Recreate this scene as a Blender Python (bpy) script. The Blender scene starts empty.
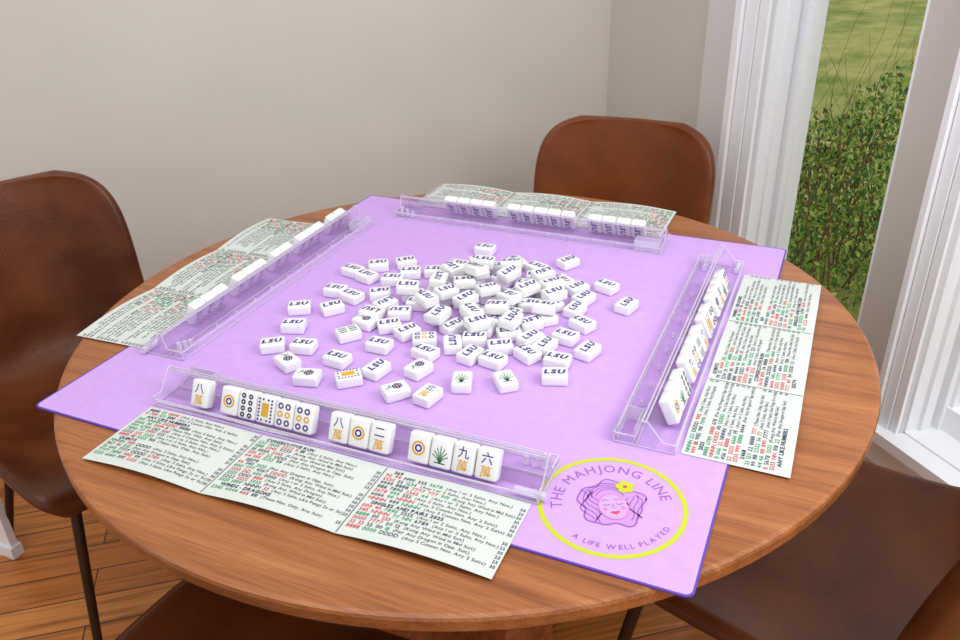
import bpy, bmesh, math, random
import numpy as np
from mathutils import Matrix, Vector, Euler
random.seed(7)
scene=bpy.context.scene
scene.view_settings.view_transform='Standard'
scene.view_settings.look='None'

def lin(c):
    r=[]
    for v in c:
        v=v/255.0
        r.append(v/12.92 if v<=0.04045 else ((v+0.055)/1.055)**2.4)
    return (r[0],r[1],r[2],1.0)

# ---------------------------------------------------------------- materials
def mat(name,col,rough=0.5,metal=0.0,spec=0.5,coat=0.0):
    m=bpy.data.materials.new(name); m.use_nodes=True
    b=m.node_tree.nodes['Principled BSDF']
    b.inputs['Base Color'].default_value=lin(col)
    b.inputs['Roughness'].default_value=rough
    b.inputs['Metallic'].default_value=metal
    b.inputs['Specular IOR Level'].default_value=spec
    b.inputs['Coat Weight'].default_value=coat
    return m
def noise_mat(name,c1,c2,scale,rough=0.5,stretch=(1,1,1),bump=0.0,detail=4,rot=0.0,spec=0.5,dist=0.0,bscale=None,pos=(0.35,0.65)):
    m=mat(name,c1,rough,spec=spec); nt=m.node_tree; N=nt.nodes; Lk=nt.links; b=N['Principled BSDF']
    tc=N.new('ShaderNodeTexCoord'); mp=N.new('ShaderNodeMapping')
    mp.inputs['Scale'].default_value=stretch; mp.inputs['Rotation'].default_value=(0,0,rot)
    Lk.new(tc.outputs['Object'],mp.inputs['Vector'])
    n=N.new('ShaderNodeTexNoise'); n.inputs['Scale'].default_value=scale; n.inputs['Detail'].default_value=detail
    n.inputs['Distortion'].default_value=dist
    Lk.new(mp.outputs['Vector'],n.inputs['Vector'])
    cr=N.new('ShaderNodeValToRGB'); cr.color_ramp.elements[0].color=lin(c1); cr.color_ramp.elements[1].color=lin(c2)
    cr.color_ramp.elements[0].position=pos[0]; cr.color_ramp.elements[1].position=pos[1]
    Lk.new(n.outputs['Fac'],cr.inputs['Fac']); Lk.new(cr.outputs['Color'],b.inputs['Base Color'])
    if bump>0:
        n2=N.new('ShaderNodeTexNoise'); n2.inputs['Scale'].default_value=bscale or scale*3; n2.inputs['Detail'].default_value=3
        Lk.new(mp.outputs['Vector'],n2.inputs['Vector'])
        bp=N.new('ShaderNodeBump'); bp.inputs['Strength'].default_value=bump; bp.inputs['Distance'].default_value=0.002
        Lk.new(n2.outputs['Fac'],bp.inputs['Height']); Lk.new(bp.outputs['Normal'],b.inputs['Normal'])
    return m

M={}
M['wall']=noise_mat('wall_paint',(206,201,193),(210,205,197),3,0.85,bump=0.12,bscale=120,spec=0.2)
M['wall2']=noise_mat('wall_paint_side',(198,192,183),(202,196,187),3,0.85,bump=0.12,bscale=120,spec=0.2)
M['trim']=mat('trim_white_paint',(238,239,242),0.35)
M['trimg']=mat('trim_grey_paint',(210,208,206),0.5)
M['groove_shade']=mat('trim_groove_shade',(205,205,208),0.6)  # grey paints the shade between raised casing strips of white trim
M['mat']=noise_mat('lavender_neoprene',(204,164,230),(208,168,233),60,0.75,bump=0.15,bscale=900,spec=0.15)
M['stitch']=mat('purple_stitching',(98,66,176),0.7)
M['lime']=mat('lime_print',(198,206,58),0.7,spec=0.2)
M['mauve']=mat('mauve_print',(160,96,178),0.7,spec=0.2)
M['pinkp']=mat('pink_print',(224,130,190),0.7,spec=0.2)
M['redp']=mat('lip_print',(226,70,100),0.7,spec=0.2)
M['hairp']=mat('hair_print',(200,150,222),0.7,spec=0.2)
M['leather']=noise_mat('brown_leather',(74,33,13),(108,56,26),7,0.30,bump=0.2,bscale=260,detail=7,spec=0.32)
M['leatherl']=noise_mat('tan_leather',(98,46,15),(120,60,24),6,0.32,bump=0.2,bscale=260,detail=6,spec=0.3)
M['bronze']=mat('dark_bronze_metal',(70,56,44),0.35,0.9)
M['tile']=mat('white_acrylic_tile',(240,240,240),0.22,spec=0.5,coat=0.2)
M['lsu']=mat('purple_engraving',(62,42,132),0.5)
M['gold']=mat('gold_engraving',(222,170,48),0.5)
M['green']=mat('green_engraving',(60,128,84),0.5)
M['dark']=mat('dark_engraving',(50,44,74),0.5)
M['paper']=mat('white_card_stock',(213,220,214),0.3)
M['ink']=mat('ink_navy',(52,54,80),0.6)
M['inkg']=mat('ink_green',(30,150,95),0.6)
M['inkr']=mat('ink_red',(214,60,72),0.6)
M['greyink']=mat('ink_grey',(84,86,96),0.6)
def wood(name,c0,c1,c2,rot,rough=0.35):
    m=mat(name,c1,rough); nt=m.node_tree; N=nt.nodes; L=nt.links; b=N['Principled BSDF']
    tc=N.new('ShaderNodeTexCoord'); mp=N.new('ShaderNodeMapping'); mp.inputs['Rotation'].default_value=(0,0,rot)
    mp.inputs['Scale'].default_value=(1.2,22,22)
    L.new(tc.outputs['Object'],mp.inputs['Vector'])
    n=N.new('ShaderNodeTexNoise'); n.inputs['Scale'].default_value=2.2; n.inputs['Detail'].default_value=7; n.inputs['Roughness'].default_value=0.62; n.inputs['Distortion'].default_value=0.35
    L.new(mp.outputs['Vector'],n.inputs['Vector'])
    cr=N.new('ShaderNodeValToRGB'); e=cr.color_ramp.elements
    e[0].position=0.3; e[0].color=lin(c0); e[1].position=0.72; e[1].color=lin(c2)
    k=e.new(0.52); k.color=lin(c1)
    L.new(n.outputs['Fac'],cr.inputs['Fac'])
    mp2=N.new('ShaderNodeMapping'); mp2.inputs['Rotation'].default_value=(0,0,rot); mp2.inputs['Scale'].default_value=(5,160,160)
    L.new(tc.outputs['Object'],mp2.inputs['Vector'])
    n2=N.new('ShaderNodeTexNoise'); n2.inputs['Scale'].default_value=3; n2.inputs['Detail'].default_value=3
    L.new(mp2.outputs['Vector'],n2.inputs['Vector'])
    cr2=N.new('ShaderNodeValToRGB'); cr2.color_ramp.elements[0].position=0.35; cr2.color_ramp.elements[0].color=(0.68,0.64,0.60,1); cr2.color_ramp.elements[1].position=0.55; cr2.color_ramp.elements[1].color=(1,1,1,1)
    L.new(n2.outputs['Fac'],cr2.inputs['Fac'])
    mx=N.new('ShaderNodeMix'); mx.data_type='RGBA'; mx.blend_type='MULTIPLY'; mx.inputs['Factor'].default_value=0.8
    L.new(cr.outputs['Color'],mx.inputs['A']); L.new(cr2.outputs['Color'],mx.inputs['B'])
    L.new(mx.outputs['Result'],b.inputs['Base Color'])
    return m
M['teak']=wood('teak_veneer',(134,76,38),(168,102,56),(186,120,70),math.radians(-8),0.34)
M['teakd']=wood('teak_solid',(120,64,32),(156,90,48),(176,108,62),0,0.4)
def floor_mat():
    m=mat('pine_floor',(190,120,60),0.28); nt=m.node_tree; N=nt.nodes; L=nt.links; b=N['Principled BSDF']
    tc=N.new('ShaderNodeTexCoord'); mp=N.new('ShaderNodeMapping'); mp.inputs['Rotation'].default_value=(0,0,math.radians(-38))
    L.new(tc.outputs['Object'],mp.inputs['Vector'])
    br=N.new('ShaderNodeTexBrick'); br.inputs['Scale'].default_value=1.0; br.inputs['Brick Width'].default_value=1.6; br.inputs['Row Height'].default_value=0.085
    br.inputs['Mortar Size'].default_value=0.0016; br.inputs['Color1'].default_value=lin((226,150,74)); br.inputs['Color2'].default_value=lin((196,116,48)); br.inputs['Mortar'].default_value=lin((70,36,16)); br.inputs['Bias'].default_value=-0.1
    L.new(mp.outputs['Vector'],br.inputs['Vector'])
    mp2=N.new('ShaderNodeMapping'); mp2.inputs['Scale'].default_value=(1.5,26,1); L.new(mp.outputs['Vector'],mp2.inputs['Vector'])
    n=N.new('ShaderNodeTexNoise'); n.inputs['Scale'].default_value=2; n.inputs['Detail'].default_value=7; n.inputs['Distortion'].default_value=1.0; L.new(mp2.outputs['Vector'],n.inputs['Vector'])
    cr=N.new('ShaderNodeValToRGB'); cr.color_ramp.elements[0].position=0.32; cr.color_ramp.elements[0].color=(0.5,0.38,0.28,1); cr.color_ramp.elements[1].position=0.55; cr.color_ramp.elements[1].color=(1.05,1,0.95,1)
    L.new(n.outputs['Fac'],cr.inputs['Fac'])
    mx=N.new('ShaderNodeMix'); mx.data_type='RGBA'; mx.blend_type='MULTIPLY'; mx.inputs['Factor'].default_value=0.9
    L.new(br.outputs['Color'],mx.inputs['A']); L.new(cr.outputs['Color'],mx.inputs['B']); L.new(mx.outputs['Result'],b.inputs['Base Color'])
    return m
M['floor']=floor_mat()
def clear(name,tint,refl_ior=1.45,body=0.08,bodycol=(240,236,250)):
    m=bpy.data.materials.new(name); m.use_nodes=True; nt=m.node_tree; N=nt.nodes; L=nt.links; N.clear()
    o=N.new('ShaderNodeOutputMaterial'); t=N.new('ShaderNodeBsdfTransparent'); t.inputs['Color'].default_value=tint
    g=N.new('ShaderNodeBsdfGlossy'); g.inputs['Roughness'].default_value=0.03; g.inputs['Color'].default_value=(1,1,1,1)
    m1=N.new('ShaderNodeMixShader'); m1.inputs['Fac'].default_value=body
    d=N.new('ShaderNodeBsdfDiffuse'); d.inputs['Color'].default_value=lin(bodycol)
    L.new(t.outputs[0],m1.inputs[1]); L.new(d.outputs[0],m1.inputs[2])
    lw=N.new('ShaderNodeLayerWeight'); lw.inputs['Blend'].default_value=refl_ior
    mu=N.new('ShaderNodeMath'); mu.operation='MULTIPLY'; mu.inputs[1].default_value=0.6; L.new(lw.outputs['Fresnel'],mu.inputs[0])
    m2=N.new('ShaderNodeMixShader'); L.new(mu.outputs[0],m2.inputs['Fac']); L.new(m1.outputs[0],m2.inputs[1]); L.new(g.outputs[0],m2.inputs[2])
    L.new(m2.outputs[0],o.inputs['Surface'])
    return m
M['acrylic']=clear('clear_acrylic',(0.985,0.975,0.99,1),0.22,0.04,(244,240,250))
M['acrylice']=clear('acrylic_edge_highlight',(0.97,0.955,0.985,1),0.3,0.42,(242,236,250))  # whitish diffuse share paints an edge highlight into the clear acrylic
M['glass']=clear('window_glass',(0.98,0.99,0.98,1),0.08,0.0)
M['lawn']=noise_mat('lawn_grass',(122,142,66),(184,180,112),2.5,0.9,bump=0.5,detail=10,spec=0.1)
M['leaf']=mat('shrub_leaf',(124,154,64),0.6,spec=0.2)
M['leaf2']=mat('shrub_leaf_dark',(80,110,54),0.6,spec=0.2)
M['leaf3']=mat('shrub_leaf_bright',(182,194,100),0.6,spec=0.2)
M['twig']=mat('brown_twig',(122,90,70),0.8,spec=0.1)

# ---------------------------------------------------------------- mesh accumulator
class Acc:
    def __init__(s): s.v=[];s.f=[];s.m=[];s.sm=[];s.mats=[]
    def mi(s,k):
        if k not in s.mats: s.mats.append(k)
        return s.mats.index(k)
    def add(s,vs,fs,k,T=None,smooth=False):
        o=len(s.v); i=s.mi(k)
        if T is None: s.v.extend([tuple(v) for v in vs])
        else: s.v.extend([tuple(T@Vector(v)) for v in vs])
        for f in fs:
            s.f.append(tuple(o+a for a in f)); s.m.append(i); s.sm.append(smooth)
    def box(s,x0,x1,y0,y1,z0,z1,k,T=None):
        vs=[(x0,y0,z0),(x1,y0,z0),(x1,y1,z0),(x0,y1,z0),(x0,y0,z1),(x1,y0,z1),(x1,y1,z1),(x0,y1,z1)]
        fs=[(0,3,2,1),(4,5,6,7),(0,1,5,4),(1,2,6,5),(2,3,7,6),(3,0,4,7)]
        s.add(vs,fs,k,T)
    def cyl(s,p0,p1,r0,r1,k,n=14,T=None,cap=True):
        p0=Vector(p0);p1=Vector(p1);d=(p1-p0).normalized()
        a=d.orthogonal().normalized(); b=d.cross(a)
        vs=[];fs=[]
        for (p,r) in ((p0,r0),(p1,r1)):
            for i in range(n):
                t=2*math.pi*i/n; vs.append(p+a*(r*math.cos(t))+b*(r*math.sin(t)))
        for i in range(n):
            j=(i+1)%n; fs.append((i,j,n+j,n+i))
        s.add(vs,fs,k,T,True)
        if cap:
            s.add(vs[:n],[tuple(range(n))[::-1]],k,T); s.add(vs[n:],[tuple(range(n))],k,T)
    def ring(s,cx,cy,z,r0,r1,k,n=24,T=None):
        vs=[];fs=[]
        if r0<=0:
            vs=[(cx+r1*math.cos(2*math.pi*i/n),cy+r1*math.sin(2*math.pi*i/n),z) for i in range(n)]
            s.add(vs,[tuple(range(n))],k,T); return
        for i in range(n):
            t=2*math.pi*i/n; c,q=math.cos(t),math.sin(t)
            vs.append((cx+r0*c,cy+r0*q,z)); vs.append((cx+r1*c,cy+r1*q,z))
        for i in range(n):
            j=(i+1)%n; fs.append((2*i,2*i+1,2*j+1,2*j))
        s.add(vs,fs,k,T)
    def stroke(s,pts,w,z,k,T=None):
        vs=[];fs=[];n=len(pts)
        for i,p in enumerate(pts):
            a=pts[max(0,i-1)];b=pts[min(n-1,i+1)]
            dx,dy=b[0]-a[0],b[1]-a[1];l=math.hypot(dx,dy) or 1
            nx,ny=-dy/l*w/2,dx/l*w/2
            vs.append((p[0]+nx,p[1]+ny,z)); vs.append((p[0]-nx,p[1]-ny,z))
        for i in range(n-1): fs.append((2*i,2*i+1,2*i+3,2*i+2))
        s.add(vs,fs,k,T)
    def obj(s,name,parent=None):
        me=bpy.data.meshes.new(name); me.from_pydata(s.v,[],s.f)
        for k in s.mats: me.materials.append(M[k])
        me.polygons.foreach_set('material_index',s.m); me.polygons.foreach_set('use_smooth',s.sm)
        me.update(); o=bpy.data.objects.new(name,me); scene.collection.objects.link(o)
        if parent: o.parent=parent
        return o

_g={}
def glyph(ch,bold=0.0):
    key=(ch,bold)
    if key in _g: return _g[key]
    cu=bpy.data.curves.new('g','FONT'); cu.body=ch; cu.size=1.0; cu.resolution_u=2; cu.offset=bold
    o=bpy.data.objects.new('g',cu); scene.collection.objects.link(o)
    bpy.context.view_layer.update()
    dg=bpy.context.evaluated_depsgraph_get()
    me=bpy.data.meshes.new_from_object(o.evaluated_get(dg))
    vs=[tuple(v.co) for v in me.vertices]; fs=[tuple(p.vertices) for p in me.polygons]
    if vs:
        x0=min(v[0] for v in vs); x1=max(v[0] for v in vs); vs=[(v[0]-x0,v[1],0) for v in vs]; adv=x1-x0+0.09
    else: adv=0.3
    bpy.data.objects.remove(o); bpy.data.curves.remove(cu); bpy.data.meshes.remove(me)
    _g[key]=(vs,fs,adv); return _g[key]
def text_len(t,size,bold=0.0): return sum((0.32 if c==' ' else glyph(c,bold)[2]) for c in t)*size
def put_text(acc,t,x,y,size,k,z=0.0,T=None,bold=0.0,zf=None,sx=1.0,slant=0.0):
    for c in t:
        if c==' ': x+=0.32*size*sx; continue
        vs,fs,adv=glyph(c,bold)
        vv=[]
        for v in vs:
            px=x+v[0]*size*sx+v[1]*size*slant; py=y+v[1]*size
            vv.append((px,py,z+(zf(px,py) if zf else 0)))
        if vs: acc.add(vv,fs,k,T)
        x+=adv*size*sx
    return x

# ---------------------------------------------------------------- camera
R=Matrix(((0.9148177616,-0.1695025949,0.3665751401),(0.4030009984,0.4425295078,-0.8010978904),(-0.0264321452,0.8805887264,0.4731435687)))
q=R.to_quaternion()
cam=bpy.data.cameras.new('camera'); cam.sensor_width=36; cam.lens=811/960*36; cam.clip_start=0.02
co=bpy.data.objects.new('camera',cam); scene.collection.objects.link(co)
co.rotation_mode='QUATERNION'; co.rotation_quaternion=q; co.location=(0.50153,-1.046915,1.366995)
scene.camera=co

# ---------------------------------------------------------------- room
a=Acc()
poly=[(-0.1947,1.4947),(-3.6,-1.91),(-3.6,-3.2),(3.4,-3.2),(3.4,-2.1)]
vs=[(x,y,0) for x,y in poly]+[(x,y,-0.05) for x,y in poly]
a.add(vs,[(0,1,2,3,4),(9,8,7,6,5)]+[(i,i+5,(i+1)%5+5,(i+1)%5) for i in range(5)],'floor')
a.obj('floor')
e=Vector((-0.70710678,0.70710678,0)); n=Vector((0.70710678,0.70710678,0))
WW=Matrix(((e.x,n.x,0,0.65),(e.y,n.y,0,0.65),(0,0,1,0),(0,0,0,1)))   # (s,d,z)->world
H=2.6; SI=0.33; HD=2.25
S2=-0.112
a=Acc()
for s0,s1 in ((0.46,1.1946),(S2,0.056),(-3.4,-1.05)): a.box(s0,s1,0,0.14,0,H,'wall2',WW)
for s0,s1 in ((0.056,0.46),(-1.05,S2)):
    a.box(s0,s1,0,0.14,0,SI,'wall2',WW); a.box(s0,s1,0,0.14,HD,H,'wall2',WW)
a.obj('wall_right')
e2=Vector((-0.70710678,-0.70710678,0)); n2=Vector((-0.70710678,0.70710678,0))
WB=Matrix(((e2.x,n2.x,0,-0.1947),(e2.y,n2.y,0,1.4947),(0,0,1,0),(0,0,0,1)))
a=Acc(); a.box(-0.14,4.8,0,0.14,0,H,'wall',WB); a.obj('wall_back')
a=Acc(); a.box(0,4.8,-0.018,0,0,0.13,'trim',WB); a.box(0,4.8,-0.012,0,0.13,0.15,'trim',WB); a.obj('baseboard_back')
a=Acc(); a.box(-3.4,1.17,-0.018,0,0,0.13,'trim',WW); a.box(-3.4,1.17,-0.012,0,0.13,0.15,'trim',WW); a.obj('baseboard_right')
a=Acc(); a.box(-1.7,-1.105,-0.205,-0.188,0,0.24,'trim'); a.box(-1.7,-1.10,-0.212,-0.183,0,0.03,'trim'); a.obj('trim_3')
a=Acc(); a.box(0.5586,0.6887,-0.014,0,0.15,H,'trimg',WW); a.obj('trim_1')
def window(name,s0,s1,cl,cr,lrev=True):
    a=Acc()
    def casing(x0,x1):
        w=x1-x0
        a.box(x0,x1,-0.012,0,SI,HD+0.1,'groove_shade',WW)
        for t0,t1,h in ((0.0,0.30,0.008),(0.34,0.74,0.012),(0.78,1.0,0.022)):
            a.box(x0+w*t0,x0+w*t1,-0.012-h,-0.012,SI,HD+0.1,'trim',WW)
    casing(s1,s1+cl)
    if cr>0: casing(s0-cr,s0)
    a.box(s0-cr,s1+cl,-0.034,0,HD,HD+0.12,'trim',WW)
    for (x0,x1) in ((s1-0.006,s1),(s0,s0+0.006)):
        a.box(x0,x1,0,0.14,SI,HD,'trim',WW)
    for d0,d1,w,k in ((0.030,0.054,0.010,'trim'),(0.066,0.080,0.020,'trim')):
        a.box(s1-0.006-w,s1-0.006,d0,d1,SI,HD,k,WW); a.box(s0+0.006,s0+0.006+w,d0,d1,SI,HD,k,WW)
    a.box(s1-0.034,s1-0.006,0.080,0.115,SI,HD,'trim',WW); a.box(s0+0.006,s0+0.034,0.080,0.115,SI,HD,'trim',WW)
    a.box(s0,s1,0.075,0.115,SI,SI+0.06,'trim',WW); a.box(s0,s1,0.075,0.115,HD-0.05,HD,'trim',WW)
    a.box(s0-cr-0.02,s1+cl+0.02,-0.05,0.0,SI-0.025,SI,'trim',WW); a.box(s0,s1,0.0,0.10,SI-0.0,SI+0.004,'trim',WW)
    a.box(s0-cr,s1+cl,-0.018,0,SI-0.10,SI-0.025,'trim',WW)
    V=[(s0+0.03,0.095,SI+0.06),(s1-0.03,0.095,SI+0.06),(s1-0.03,0.095,HD-0.05),(s0+0.03,0.095,HD-0.05)]
    a.add(V,[(0,1,2,3)],'glass',WW)
    return a.obj(name)
window('window_1',0.056,0.46,0.0986,0.0)
window('window_2',-1.05,S2,0.059,0.10)

# ---------------------------------------------------------------- garden
a=Acc()
G=24
def gz(x,y):
    d=(x+y)/1.414
    return -0.45+max(0,d-2.5)*0.05+0.05*math.sin(x*1.3)+0.04*math.sin(y*0.9)
vs=[];fs=[]
for i in range(G+1):
    for j in range(G+1):
        s=-16+32*i/G; d=0.142+22*(j/G)**1.3
        p=WW@Vector((s,d,0)); vs.append((p.x,p.y,gz(p.x,p.y) if j>0 else -0.45))
for i in range(G):
    for j in range(G):
        k=i*(G+1)+j; fs.append((k,k+G+1,k+G+2,k+1))
a.add(vs,fs,'lawn',None,True); a.obj('garden_lawn')
a=Acc(); rnd=random.Random(3)
def leaf(acc,p,sz,k):
    r=Euler((rnd.uniform(0,6.3),rnd.uniform(0,6.3),rnd.uniform(0,6.3))).to_matrix().to_4x4()
    T=Matrix.Translation(p)@r
    acc.add([(-sz,0,0),(0,-sz*0.5,0.2*sz),(sz,0,0),(0,sz*0.5,0.2*sz)],[(0,1,2,3)],k,T)
bc=Vector((0.60,2.85,0))
for i in range(11500):
    th=rnd.uniform(0,2*math.pi); rr=rnd.random()**0.5
    x=bc.x+rr*0.7*math.cos(th); y=bc.y+rr*0.55*math.sin(th)
    top=0.53-0.3*rr*rr+0.10*math.sin(x*11)+0.07*math.sin(y*17)
    z=-0.43+(top+0.43)*rnd.random()**0.8
    leaf(a,(x,y,z),rnd.uniform(0.009,0.021),rnd.choice(['leaf','leaf','leaf2','leaf3','leaf2']))
def branch(acc,p,d,L,r,depth,k='twig',wob=0.25):
    q=Vector(p)
    for s in range(4):
        nd=(d+Vector((rnd.uniform(-wob,wob),rnd.uniform(-wob,wob),rnd.uniform(-wob*.8,wob)))).normalized()
        p2=q+nd*L/4; acc.cyl(q,p2,r,r*0.82,k,5,cap=False); q=p2; d=nd; r*=0.82
        if depth>0 and rnd.random()<0.8:
            sd=(d+Vector((rnd.uniform(-.9,.9),rnd.uniform(-.9,.9),rnd.uniform(-.5,.7)))).normalized()
            branch(acc,q,sd,L*0.6,r*0.6,depth-1,k,wob)
for i in range(40):
    x=bc.x+rnd.uniform(-.5,.5); y=bc.y+rnd.uniform(-.4,.4)
    branch(a,(x,y,-0.45),Vector((rnd.uniform(-.2,.2),rnd.uniform(-.2,.2),1)).normalized(),rnd.uniform(.7,0.95),0.005,1)
a.obj('garden_shrub')
a=Acc()
a.cyl((2.3,5.0,-0.42),(2.25,5.0,2.6),0.08,0.05,'twig',10)
for i in range(11):
    z=rnd.uniform(0.85,1.35)
    branch(a,(2.28,5.0,z),Vector((-1,rnd.uniform(-.25,.25),rnd.uniform(-.28,.02))).normalized(),rnd.uniform(1.0,1.7),0.009,2,wob=0.28)
a.obj('bare_tree')

# ---------------------------------------------------------------- table
tbl=bpy.data.objects.new('round_dining_table',None); scene.collection.objects.link(tbl)
a=Acc(); n_=128
prof=[(0,0.75),(0.607,0.75),(0.6115,0.7485),(0.613,0.745),(0.6125,0.732),(0.606,0.724),(0.585,0.718),(0,0.718)]
vs=[];fs=[];rings=[]
for r,z in prof[1:-1]:
    o=len(vs); rings.append(o)
    vs+= [(r*math.cos(2*math.pi*i/n_),r*math.sin(2*math.pi*i/n_),z) for i in range(n_)]
fs.append(tuple(rings[0]+i for i in range(n_)))
for k in range(len(rings)-1):
    for i in range(n_):
        j=(i+1)%n_; fs.append((rings[k]+i,rings[k+1]+i,rings[k+1]+j,rings[k]+j))
fs.append(tuple(rings[-1]+i for i in range(n_))[::-1])
a.add(vs,fs,'teak'); a.obj('table_top',tbl)
a=Acc()
for k in range(4):
    ang=math.radians(-40+90*k); T=Matrix.Rotation(ang,4,'Z')
    vs=[(0.0,0.0),(0.23,0.0),(0.23,0.03),(0.20,0.30),(0.215,0.69),(0.215,0.717),(0.0,0.717)]
    m=len(vs); V=[(x,-0.045,z) for x,z in vs]+[(x,0.045,z) for x,z in vs]
    F=[tuple(range(m)),tuple(range(2*m-1,m-1,-1))]+[(i,i+m,(i+1)%m+m,(i+1)%m) for i in range(m)]
    a.add(V,F,'teakd',T)
a.obj('pedestal_base',tbl)

# ---------------------------------------------------------------- play mat
def rrect(hx,hy,r,seg=8):
    pts=[]
    for cx,cy,a0 in ((hx-r,hy-r,0),(-hx+r,hy-r,90),(-hx+r,-hy+r,180),(hx-r,-hy+r,270)):
        for i in range(seg+1):
            t=math.radians(a0+90*i/seg); pts.append((cx+r*math.cos(t),cy+r*math.sin(t)))
    return pts
a=Acc(); ZM=0.7522
P1=rrect(0.446,0.4515,0.008); P2=rrect(0.4485,0.454,0.010); m=len(P1)
a.add([(x,y,ZM) for x,y in P1],[tuple(range(m))],'mat')
V=[(x,y,ZM) for x,y in P1]+[(x,y,ZM) for x,y in P2]+[(x,y,0.7502) for x,y in P2]
F=[(i,m+i,m+(i+1)%m,(i+1)%m) for i in range(m)]+[(m+i,2*m+i,2*m+(i+1)%m,m+(i+1)%m) for i in range(m)]
a.add(V,F,'stitch')
a.add([(x,y,0.7502) for x,y in P2],[tuple(range(m))[::-1]],'mat')
lc=(0.339,-0.352); up=math.radians(118)
TL=Matrix.Translation((lc[0],lc[1],ZM))@Matrix.Rotation(up-math.pi/2,4,'Z')
Z1=0.00025
a.ring(0,0,Z1,0.0775,0.0835,'lime',96,TL)
def arc_text(t,rad,size,center,k,outward=True,bold=0.02,track=1.0):
    tot=sum((0.32 if c==' ' else glyph(c,bold)[2])*size*track for c in t)
    s=0
    for c in t:
        adv=(0.32 if c==' ' else glyph(c,bold)[2])*size*track
        if c!=' ':
            vs,fs,ad=glyph(c,bold)
            mid=s+adv/2
            if outward: th=center+(tot/2-mid)/rad; T=TL@Matrix.Rotation(th-math.pi/2,4,'Z')@Matrix.Translation((0,rad,Z1))
            else: th=center-(tot/2-mid)/rad; T=TL@Matrix.Rotation(th+math.pi/2,4,'Z')@Matrix.Translation((0,-rad,Z1))
            w=(ad-0.09)*size
            a.add([(v[0]*size-w/2,v[1]*size,0) for v in vs],fs,k,T)
        s+=adv
arc_text('THE MAHJONG LINE',0.0560,0.0185,math.pi/2,'mauve',True,0.0,1.06)
arc_text('A LIFE WELL PLAYED',0.0700,0.0096,-math.pi/2,'mauve',False,0.012,1.3)
def arc(cx,cy,rx,ry,a0,a1,nn=20,rot=0):
    out=[]
    for i in range(nn+1):
        t=math.radians(a0+(a1-a0)*i/nn); x=rx*math.cos(t); y=ry*math.sin(t)
        out.append((cx+x*math.cos(rot)-y*math.sin(rot),cy+x*math.sin(rot)+y*math.cos(rot)))
    return out
hp=[]
for i in range(72):
    t=2*math.pi*i/72; r=0.036+0.0035*math.sin(5*t+1)+0.0018*math.sin(9*t)
    hp.append((r*1.0*math.cos(t),0.002+r*1.02*math.sin(t)))
a.add([(x,y,Z1) for x,y in hp],[tuple(range(72))],'hairp',TL)
a.stroke(hp+[hp[0],hp[1]],0.0016,Z1*2,'mauve',TL)
for k in range(5):
    a.stroke([( -0.03+0.004*k+0.006*math.sin(i*0.7+k),0.028-0.0045*i-0.0015*k) for i in range(12)],0.0011,Z1*2,'mauve',TL)
    a.stroke([( 0.03-0.0035*k+0.005*math.sin(i*0.7+k),0.012-0.0045*i-0.001*k) for i in range(9)],0.0011,Z1*2,'mauve',TL)
for k in range(4):
    a.stroke(arc(0.0,0.004,0.018+0.004*k,0.022+0.0035*k,25,150,16,0.15*k),0.0011,Z1*2,'mauve',TL)
face_=arc(0.001,-0.004,0.0165,0.021,0,360,32)[:-1]
a.add([(x,y,Z1*2.5) for x,y in face_],[tuple(range(32))],'mat',TL)
a.stroke(face_+face_[:2],0.0014,Z1*3,'pinkp',TL)
for sx in (-1,1):
    a.stroke(arc(0.001+sx*0.0075,0.0015,0.0042,0.003,200,340,8),0.0012,Z1*3,'mauve',TL)
    a.stroke(arc(0.001+sx*0.0075,0.0045,0.0048,0.003,30,150,8),0.001,Z1*3,'mauve',TL)
    a.ring(0.001+sx*0.010,-0.0075,Z1*3,0,0.0026,'pinkp',14,TL)
a.stroke([(0.001,0.001),(0.0,-0.006),(0.002,-0.007)],0.0009,Z1*3,'mauve',TL)
lip=[(-0.005,-0.0135),(-0.002,-0.0115),(0.001,-0.0125),(0.004,-0.0115),(0.007,-0.0135),(0.001,-0.0175)]
a.add([(x,y,Z1*3) for x,y in lip],[(0,5,4,3,2,1)],'redp',TL)
fx,fy=0.021,0.027
for k in range(5):
    t=2*math.pi*k/5+0.3; a.ring(fx+0.0062*math.cos(t),fy+0.0062*math.sin(t),Z1*(3.2+0.1*k),0,0.005,'lime',16,TL)
a.ring(fx,fy,Z1*4,0,0.0026,'redp',12,TL)
a.obj('square_play_mat')

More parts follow.
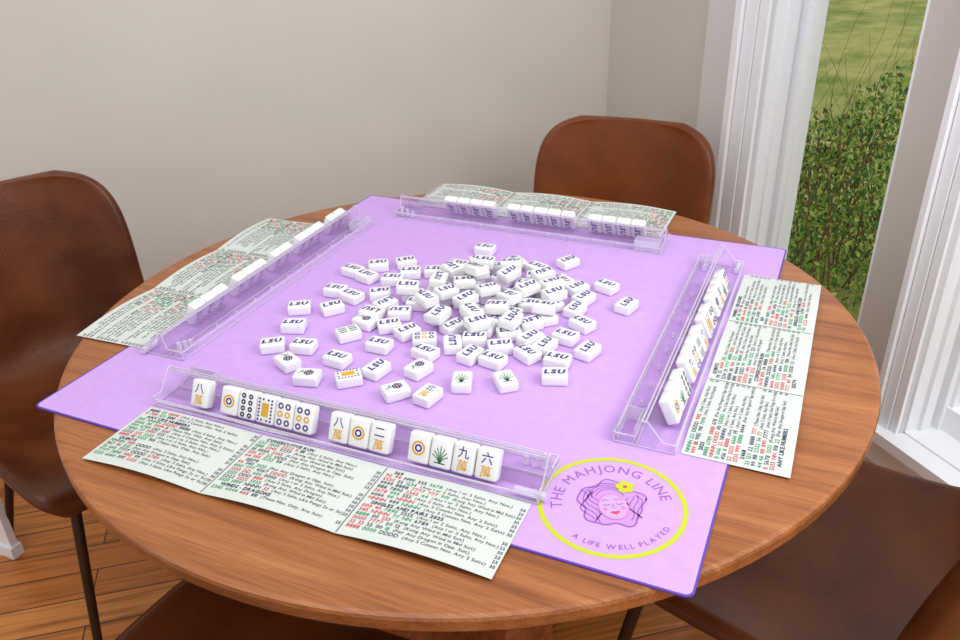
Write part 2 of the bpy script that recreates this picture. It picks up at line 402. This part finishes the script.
# ---------------------------------------------------------------- tile template
TWX,TWY,TWZ=0.0278,0.0370,0.0165
bm=bmesh.new(); bmesh.ops.create_cube(bm,size=1.0)
for v in bm.verts: v.co=Vector((v.co.x*TWX,v.co.y*TWY,v.co.z*TWZ))
bmesh.ops.bevel(bm,geom=bm.edges[:],offset=0.0034,segments=3,profile=0.5,affect='EDGES')
bm.verts.ensure_lookup_table()
tv=[tuple(v.co) for v in bm.verts]; tf=[tuple(v.index for v in f.verts) for f in bm.faces]; bm.free()
ZF=TWZ/2+0.0001
def lsu(acc,T):
    s=0.0142; w=text_len('LSU',s,0.06)-0.09*s
    Tt=T@Matrix.Rotation(math.pi/2,4,'Z')
    put_text(acc,'LSU',-w*1.05/2-s*0.06,-s*0.35,s,'lsu',ZF,Tt,0.06,sx=1.05,slant=0.18)
def face(acc,T,kind):
    if kind=='back': lsu(acc,T)
    elif kind=='dot1':
        acc.ring(0,0,ZF,0.0062,0.0088,'gold',28,T); acc.ring(0,0,ZF,0.0025,0.0048,'lsu',24,T)
    elif kind=='dotN':
        for x in (-0.0055,0.0055):
            for y in (-0.0105,0,0.0105):
                acc.ring(x,y,ZF,0.0020,0.0042,'gold' if y==0 else 'lsu',16,T)
    elif kind=='dot4':
        for x in (-0.0055,0.0055):
            for y in (-0.0085,0.0085):
                acc.ring(x,y,ZF,0.0024,0.0048,'dark',16,T)
    elif kind=='dot8':
        for x in (-0.0055,0.0055):
            for y in (-0.0125,-0.0042,0.0042,0.0125):
                acc.ring(x,y,ZF,0.0012,0.0035,'dark',14,T)
    elif kind=='rect':
        w,h=0.0055,0.009
        acc.add([(-w,-h,ZF),(w,-h,ZF),(w,h,ZF),(-w,h,ZF)],[(0,1,2,3)],'gold',T)
        for y in (-0.0135,-0.009,-0.0045,0,0.0045,0.009,0.0135):
            for x in (-0.0095,0.0095): acc.ring(x,y,ZF,0,0.0016,'lsu',10,T)
        for x in (-0.004,0.004):
            for y in (-0.0135,0.0135): acc.ring(x,y,ZF,0,0.0016,'lsu',10,T)
    elif kind=='bam':
        for k in range(7):
            t=math.radians(90+(k-3)*19); L=0.019-abs(k-3)*0.0016
            x1,y1=L*math.cos(t)*0.85,-0.0105+L*math.sin(t)
            acc.stroke([(0,-0.012),(x1*0.4,-0.0105+(y1+0.0105)*0.55),(x1,y1)],0.0013,ZF,'green',T)
        acc.stroke([(-0.007,-0.012),(0.007,-0.012)],0.0014,ZF,'dark',T)
    elif kind=='bam2':
        for x in (-0.006,0,0.006):
            for y in (-0.008,0.008):
                acc.stroke([(x,y-0.006),(x,y+0.006)],0.0028,ZF,'green' if x else 'lsu',T)
    elif kind.startswith('cr'):
        ch=kind[2:]
        s=0.0150
        vs,fs,ad=glyph(ch,0.01); w=(ad-0.09)*s
        acc.add([(v[0]*s-w/2,v[1]*s+0.0020,ZF) for v in vs],fs,'lsu',T)
        vs,fs,ad=glyph('\u842c',0.01); w=(ad-0.09)*s
        acc.add([(v[0]*s-w/2,v[1]*s-0.0140,ZF) for v in vs],fs,'gold',T)
    elif kind=='flower':
        for k in range(6):
            t=k*1.05; acc.ring(0.0045*math.cos(t),0.003+0.0045*math.sin(t),ZF,0.001,0.003,'lsu',10,T)
        acc.ring(0,0.003,ZF+0.00003,0,0.002,'gold',10,T)
        acc.stroke([(0,-0.002),(-0.001,-0.008),(0.002,-0.014)],0.0016,ZF,'green',T)
        acc.stroke([(-0.001,-0.009),(-0.006,-0.006)],0.002,ZF,'green',T)
def tile(acc,T,top='back',under=None):
    acc.add(tv,tf,'tile',T,True)
    face(acc,T,top)
    if under: face(acc,T@Matrix.Rotation(math.pi,4,'X'),under)

# ---------------------------------------------------------------- racks with tiles
def rack_with_tiles(loc,rot,half,slots,name):
    root=bpy.data.objects.new(name,None); scene.collection.objects.link(root)
    root.location=loc; root.rotation_euler=(0,0,rot)
    a=Acc(); Hh=half
    def sheet(p,k='acrylic'):
        vs=[];fs=[]
        for (w,z) in p: vs+=[(-Hh,w,z),(Hh,w,z)]
        for i in range(len(p)-1): fs.append((2*i,2*i+1,2*i+3,2*i+2))
        a.add(vs,fs,k)
    def bar(w,z,r=0.0010,k='acrylice',u0=-Hh,u1=Hh): a.box(u0,u1,w-r,w+r,z-r,z+r,k)
    sheet([(0.001,0.010),(0.001,0.0022),(0.077,0.0022),(0.077,0.0125)])
    sheet([(0.0245,0.0022),(0.0395,0.0365),(0.0440,0.0365),(0.0485,0.0022)])
    for w,z in ((0.001,0.0102),(0.001,0.0012),(0.0395,0.0365),(0.0440,0.0365),(0.0485,0.0026),(0.077,0.0128),(0.077,0.0012)): bar(w,z)
    for sg in (-1,1):
        u=Hh*sg
        pr=[(0.001,0.0),(0.077,0.0),(0.077,0.0125),(0.050,0.0125),(0.0445,0.0375),(0.037,0.0375),(0.016,0.012),(0.001,0.012)]
        m=len(pr)
        a.add([(u,w,z+.001) for w,z in pr],[tuple(range(m))],'acrylic')
        for i in range(m):
            p=pr[i];q2=pr[(i+1)%m]; a.cyl((u,p[0],p[1]+.0014),(u,q2[0],q2[1]+.0014),0.0012,0.0012,'acrylice',6,cap=False)
    for k in range(3):
        u=Hh-0.012-0.012*k; a.cyl((u,0.063,0.0024),(u,0.063,0.022-0.004*k),0.0036,0.0036,'acrylice',12)
    for k in range(9):
        u=-Hh*0.7+Hh*0.17*k; a.cyl((u,0.063,0.0024),(u,0.063,0.009),0.0022,0.0022,'acrylice',10)
    a.box(-Hh+0.004,-Hh+0.05,0.052,0.0535,0.0028,0.022,'acrylice'); a.box(-Hh+0.004,-Hh+0.05,0.0725,0.074,0.0028,0.022,'acrylice'); a.box(-Hh+0.05,-Hh+0.0515,0.052,0.074,0.0028,0.022,'acrylice')
    a.cyl((Hh-0.03,0.0085,0.0075),(Hh+0.008,0.0085,0.0075),0.005,0.005,'acrylice',14)
    a.obj('acrylic_rack',root)
    a=Acc()
    for u,k in slots:
        T=Matrix.Translation((u,0.0212,0.0240))@Matrix.Rotation(math.radians(65),4,'X')@Matrix.Rotation(random.uniform(-.015,.015),4,'Z')
        tile(a,T,k,'back')
    a.obj('rack_tiles',root)
    return root
ZR=ZM+0.0003
fs_=[(-0.205,'cr\u516b'),(-0.156,'dot1'),(-0.1275,'dot8'),(-0.0988,'rect'),(-0.070,'dotN'),(-0.0414,'dotN'),(0.011,'cr\u516b'),(0.0396,'dot1'),(0.0685,'cr\u4e8c'),(0.122,'dot1'),(0.151,'bam'),(0.180,'cr\u4e5d'),(0.2095,'cr\u516d')]
rack_with_tiles((-0.014,-0.388,ZR),0.012,0.276,fs_,'tile_rack')
kinds=['dot1','bam','dot8','cr\u4e5d','dotN','bam2','cr\u516d','rect','dot4','flower','cr\u4e94','bam','dotN']
def slots(start,groups,gap=0.018):
    out=[];u=start;i=0
    for g in groups:
        for _ in range(g): out.append((u,kinds[i%13])); u+=0.0287; i+=1
        u+=gap
    return out
rack_with_tiles((0.386,0.050,ZR),math.pi/2,0.288,slots(-0.225,[3,4,2,4],0.016),'tile_rack')
rack_with_tiles((-0.045,0.422,ZR),math.pi,0.281,slots(-0.225,[4,5,4],0.026),'tile_rack')
rack_with_tiles((-0.420,0.004,ZR),-math.pi/2+0.02,0.288,slots(-0.245,[2,3,2,3,3],0.022),'tile_rack')

# ---------------------------------------------------------------- score cards
heads=['2025','2468','ANY LIKE NUMBERS','QUINTS','CONSECUTIVE RUN','13579','WINDS - DRAGONS','369','SINGLES AND PAIRS 2025','ADDITION HANDS']
notes=['(Any 2 Suits, Any Nos.)','(Any 3 Suits, Like Pungs 2s or 5s)','(Any 1 or 2 Suits, Any Nos.)','(Any 3 Consec Nos. Any 2 Suits)','(Pair Any Dragon in Opp. Suit)','(Any 2 Suits, Any Dragon)','(These Nos. Only, Any Suit)','(Kong Any Wind in Mid Suit)']
def score_card(loc,rot,W,D,seed,curl=0.0055):
    rn=random.Random(seed)
    root=bpy.data.objects.new('mahjong_score_card',None); scene.collection.objects.link(root)
    root.location=loc; root.rotation_euler=(0,0,rot)
    pw=W/3
    def zf(x,y):
        t=((x+W/2)/pw)%1.0
        if x>=W/2-1e-6: t=1.0
        s=curl*math.sin(math.pi*t)
        return s*(0.35+0.65*min(1,max(0,-y/D+0.0)))+0.0006
    a=Acc(); NX,NY=60,8; vs=[];fs=[]
    for j in range(NY+1):
        for i in range(NX+1):
            x=-W/2+W*i/NX; y=-D*(1-j/NY); vs.append((x,y,zf(min(x,W/2-1e-5),y)))
    for j in range(NY):
        for i in range(NX):
            k=j*(NX+1)+i; fs.append((k,k+1,k+NX+2,k+NX+1))
    a.add(vs,fs,'paper',None,True)
    a.add([(v[0],v[1],v[2]-0.0005) for v in vs],[f[::-1] for f in fs],'paper',None,True)
    a.obj('card_sheet',root)
    P=0.0070
    a=Acc(); rows=int((D-0.009)/P)
    hi=rn.randrange(10)
    for p in range(3):
        x0=-W/2+pw*p+0.005; y=-0.009
        nexth=0 if p else 2
        for r in range(rows):
            if r==nexth:
                h=heads[hi%10]; hi+=1
                put_text(a,h,x0+0.008,y-0.0003,0.0072,'ink',0.0005,None,0.03,zf); nexth=r+rn.choice([6,7,8])
            else:
                x=x0; col=rn.sample(['inkg','inkr','ink'],3); ng=rn.choice([3,4,4,5])
                for g in range(ng):
                    d=rn.choice('123456789FDNS0'); d2=rn.choice('123456789'); L=rn.choice([2,3,4,4])
                    t=d*L if rn.random()<0.75 else ''.join(str((int(d2)+q)%10) for q in range(L))
                    x=put_text(a,t,x,y,0.0075,col[min(2,g*3//ng)],0.0005,None,0.01,zf,sx=1.05)+0.0035
                    if x>x0+pw*0.45: break
                nt=rn.choice(notes)
                av=x0+pw-0.018-x
                if av>0.02:
                    L=text_len(nt,0.0060,0.0); put_text(a,nt,x+0.001,y+0.0005,0.0060,'greyink',0.0005,None,0.01,zf,sx=min(1.1,av/L))
                put_text(a,rn.choice(['25','30','25','30','50']),x0+pw-0.013,y,0.0062,'ink',0.0005,None,0.01,zf)
            y-=P
    for p in (1,2):
        xx=-W/2+pw*p
        a.stroke([(xx,-0.001),(xx,-D+0.001)],0.0010,0.0012,'greyink')
    a.obj('printed_hands',root)
    return root
ZK=ZM+0.0004
score_card((-0.018,-0.391,ZK),0.018,0.548,0.120,1)
score_card((0.391,0.040,ZK),math.pi/2,0.545,0.126,2,0.010)
score_card((-0.055,0.427,ZK),math.pi,0.545,0.150,3)
score_card((-0.428,-0.010,ZK),-math.pi/2+0.05,0.535,0.138,4)

# ---------------------------------------------------------------- tile pile
pos="-72,240 -184,134 92,237 185,165 234,108 -225,105 -221,56 -248,59 -172,61 -242,-12 -201,-21 -212,-69 -263,-88 -235,-144 -229,-207 -183,-192 -178,-240 -127,-264 -114,-206 -71,-245 -46,-210 -77,-148 -140,-135 -135,-92 10,-188 7,-250 53,-243 82,-196 137,-172 99,-126 196,-135 186,-93 218,-52 248,-50 175,-24 155,-61 61,-123 -116,117 -89,155 -14,174 49,193 140,140 161,65 -57,-97 -96,-91 -132,46 127,-49"
angs=[0,40,60,-20,75,30,-15,45,15,5,-30,50,30,20,35,10,-25,15,-5,40,80,0,50,-10,75,50,80,110,130,-10,20,0,75,85,-10,80,10,20,5,30,-20,60,80,60,20,0,70]
kmap={15:'back',16:'flower',17:'flower',19:'rect',22:'bam2',23:'flower',24:'flower',25:'flower',26:'cr\u5317',27:'bam',28:'bam',14:'back',20:'back'}
a=Acc()
def corners(x,y,ang,g=0.0):
    c,s=math.cos(ang),math.sin(ang); hx,hy=TWX/2+g,TWY/2+g
    return [(x+c*u-s*v,y+s*u+c*v) for u,v in ((-hx,-hy),(hx,-hy),(hx,hy),(-hx,hy))]
def overlap(A,B):
    for P in (A,B):
        for i in range(2):
            ax=P[i+1][0]-P[i][0]; ay=P[i+1][1]-P[i][1]
            pa=[p[0]*ax+p[1]*ay for p in A]; pb=[p[0]*ax+p[1]*ay for p in B]
            if max(pa)<=min(pb) or max(pb)<=min(pa): return False
    return True
def ok(layer,C): return all(not overlap(C,D) for D in layer)
L0=[]
for i,s in enumerate(pos.split()):
    x,y=[float(q)/1000 for q in s.split(',')]
    ang=math.radians(angs[i]-90)
    C=corners(x,y,ang,-0.0005)
    t=0
    while not ok(L0,C) and t<60:
        ang+=math.radians(17); x+=random.uniform(-.003,.003); y+=random.uniform(-.003,.003); C=corners(x,y,ang,-0.0005); t+=1
    if not ok(L0,C): continue
    L0.append(C)
    T=Matrix.Translation((x,y,ZM+TWZ/2+0.0002))@Matrix.Rotation(ang,4,'Z')
    tile(a,T,kmap.get(i,'back'))
def fill(layer,cx,cy,rx,ry,z,tilt,tries,maxn,g):
    c=0
    for _ in range(tries):
        if c>=maxn: break
        t=random.uniform(0,6.283); r=random.random()**0.5
        x=cx+rx*r*math.cos(t); y=cy+ry*r*math.sin(t)
        ang=random.gauss(-1.4,0.8) if random.random()<.6 else random.uniform(0,2*math.pi)
        C=corners(x,y,ang,g)
        if ok(layer,C):
            layer.append(C); c+=1
            ax=Vector((random.uniform(-1,1),random.uniform(-1,1),0)).normalized()
            tl=math.radians(random.uniform(tilt*0.3,tilt))
            k='back' if random.random()<0.93 else random.choice(['rect','bam','flower','dotN'])
            T=Matrix.Translation((x,y,z+math.sin(tl)*0.010))@Matrix.Rotation(tl,4,ax)@Matrix.Rotation(ang,4,'Z')
            tile(a,T,k,'back')
    return c
c0=fill(L0,0.010,0.030,0.180,0.175,ZM+TWZ/2+0.0002,0,9000,78,-0.0005)
L1=[]; c1=fill(L1,0.010,0.045,0.130,0.115,ZM+TWZ*1.5+0.0005,9,3000,23,0.001)
L2=[]; c2=fill(L2,0.0,0.06,0.05,0.05,ZM+TWZ*2.5+0.002,10,800,1,-0.001)
print('tiles',len(L0),c0,c1,c2)
a.obj('mahjong_tile_pile')

# ---------------------------------------------------------------- chairs
def chair(loc,rot,leather,sc=1.0):
    root=bpy.data.objects.new('leather_shell_chair',None); scene.collection.objects.link(root)
    root.location=loc; root.rotation_euler=(0,0,rot); root.scale=(sc,sc,1.0)
    ctl=[(.246,.412,.178,0,.0),(.243,.432,.206,0.008,.0),(.215,.444,.220,.02,.0),(.10,.440,.229,.030,.0),(-.02,.434,.230,.040,.0),(-.12,.438,.228,.050,.01),(-.195,.462,.222,.045,.030),(-.230,.515,.214,.02,.052),(-.250,.590,.212,0,.066),(-.267,.670,.215,0,.068),(-.281,.745,.214,0,.064),(-.291,.800,.200,0,.055),(-.297,.832,.170,0,.042),(-.300,.848,.118,0,.025)]
    ctl=np.array(ctl)
    rows=[]
    nC=len(ctl)
    for i in range(nC-1):
        p0=ctl[max(0,i-1)];p1=ctl[i];p2=ctl[i+1];p3=ctl[min(nC-1,i+2)]
        for t in (0,0.333,0.667):
            rows.append(0.5*((2*p1)+(-p0+p2)*t+(2*p0-5*p1+4*p2-p3)*t*t+(-p0+3*p1-3*p2+p3)*t**3))
    rows.append(ctl[-1])
    NU=20; vs=[];fs=[]
    for r in rows:
        for j in range(NU+1):
            u=-1+2*j/NU
            vs.append((r[2]*u, r[0]+r[4]*u*u, r[1]+r[3]*abs(u)**2.5))
    for i in range(len(rows)-1):
        for j in range(NU):
            k=i*(NU+1)+j; fs.append((k,k+NU+1,k+NU+2,k+1))
    a=Acc(); a.add(vs,fs,leather,None,True); o=a.obj('shell',root)
    s=o.modifiers.new('solid','SOLIDIFY'); s.thickness=0.026; s.offset=0
    b=o.modifiers.new('bev','SUBSURF'); b.levels=1; b.render_levels=1
    a=Acc()
    for sx in (-1,1):
        for (yt,yb) in ((.15,.205),(-.15,-.285)):
            a.cyl((sx*.13,yt,.425),(sx*.195,yb,0.0),0.0105,0.008,'bronze',12)
        a.cyl((sx*.13,.15,.418),(sx*.13,-.15,.418),0.009,0.009,'bronze',10)
    a.cyl((-.13,.15,.418),(.13,.15,.418),0.009,0.009,'bronze',10); a.cyl((-.13,-.15,.418),(.13,-.15,.418),0.009,0.009,'bronze',10)
    a.obj('metal_legs',root)
    return root
chair((0.028,0.622,0),math.pi,'leatherl',1.04)
def face_rot(dx,dy): return math.atan2(dy,dx)-math.pi/2
chair((-0.800,-0.095,0),face_rot(.94,-.34),'leather',1.04)
chair((0.545,0.000,0),face_rot(-.95,.31),'leather',1.08)
chair((-0.05,-0.64,0),0.0,'leather',1.04)

# ---------------------------------------------------------------- light
w=bpy.data.worlds.new('world'); scene.world=w; w.use_nodes=True
bg=w.node_tree.nodes['Background']; bg.inputs['Color'].default_value=(0.97,0.985,1.0,1); bg.inputs['Strength'].default_value=0.84
def area(name,loc,target,size,power,col=(1,1,1)):
    l=bpy.data.lights.new(name,'AREA'); l.shape='SQUARE'; l.size=size; l.energy=power; l.color=col
    o=bpy.data.objects.new(name,l); scene.collection.objects.link(o); o.location=loc
    o.rotation_euler=(Vector(target)-Vector(loc)).to_track_quat('-Z','Y').to_euler()
area('overhead_fill',(-0.2,-0.5,2.5),(-0.6,1.0,0.9),1.4,12,(1,0.98,0.95))  # added overhead fill for soft light, stands for no ceiling fixture
area('window_daylight',(1.25,-0.25,1.7),(-0.1,0.1,0.75),0.9,15,(0.97,0.99,1))
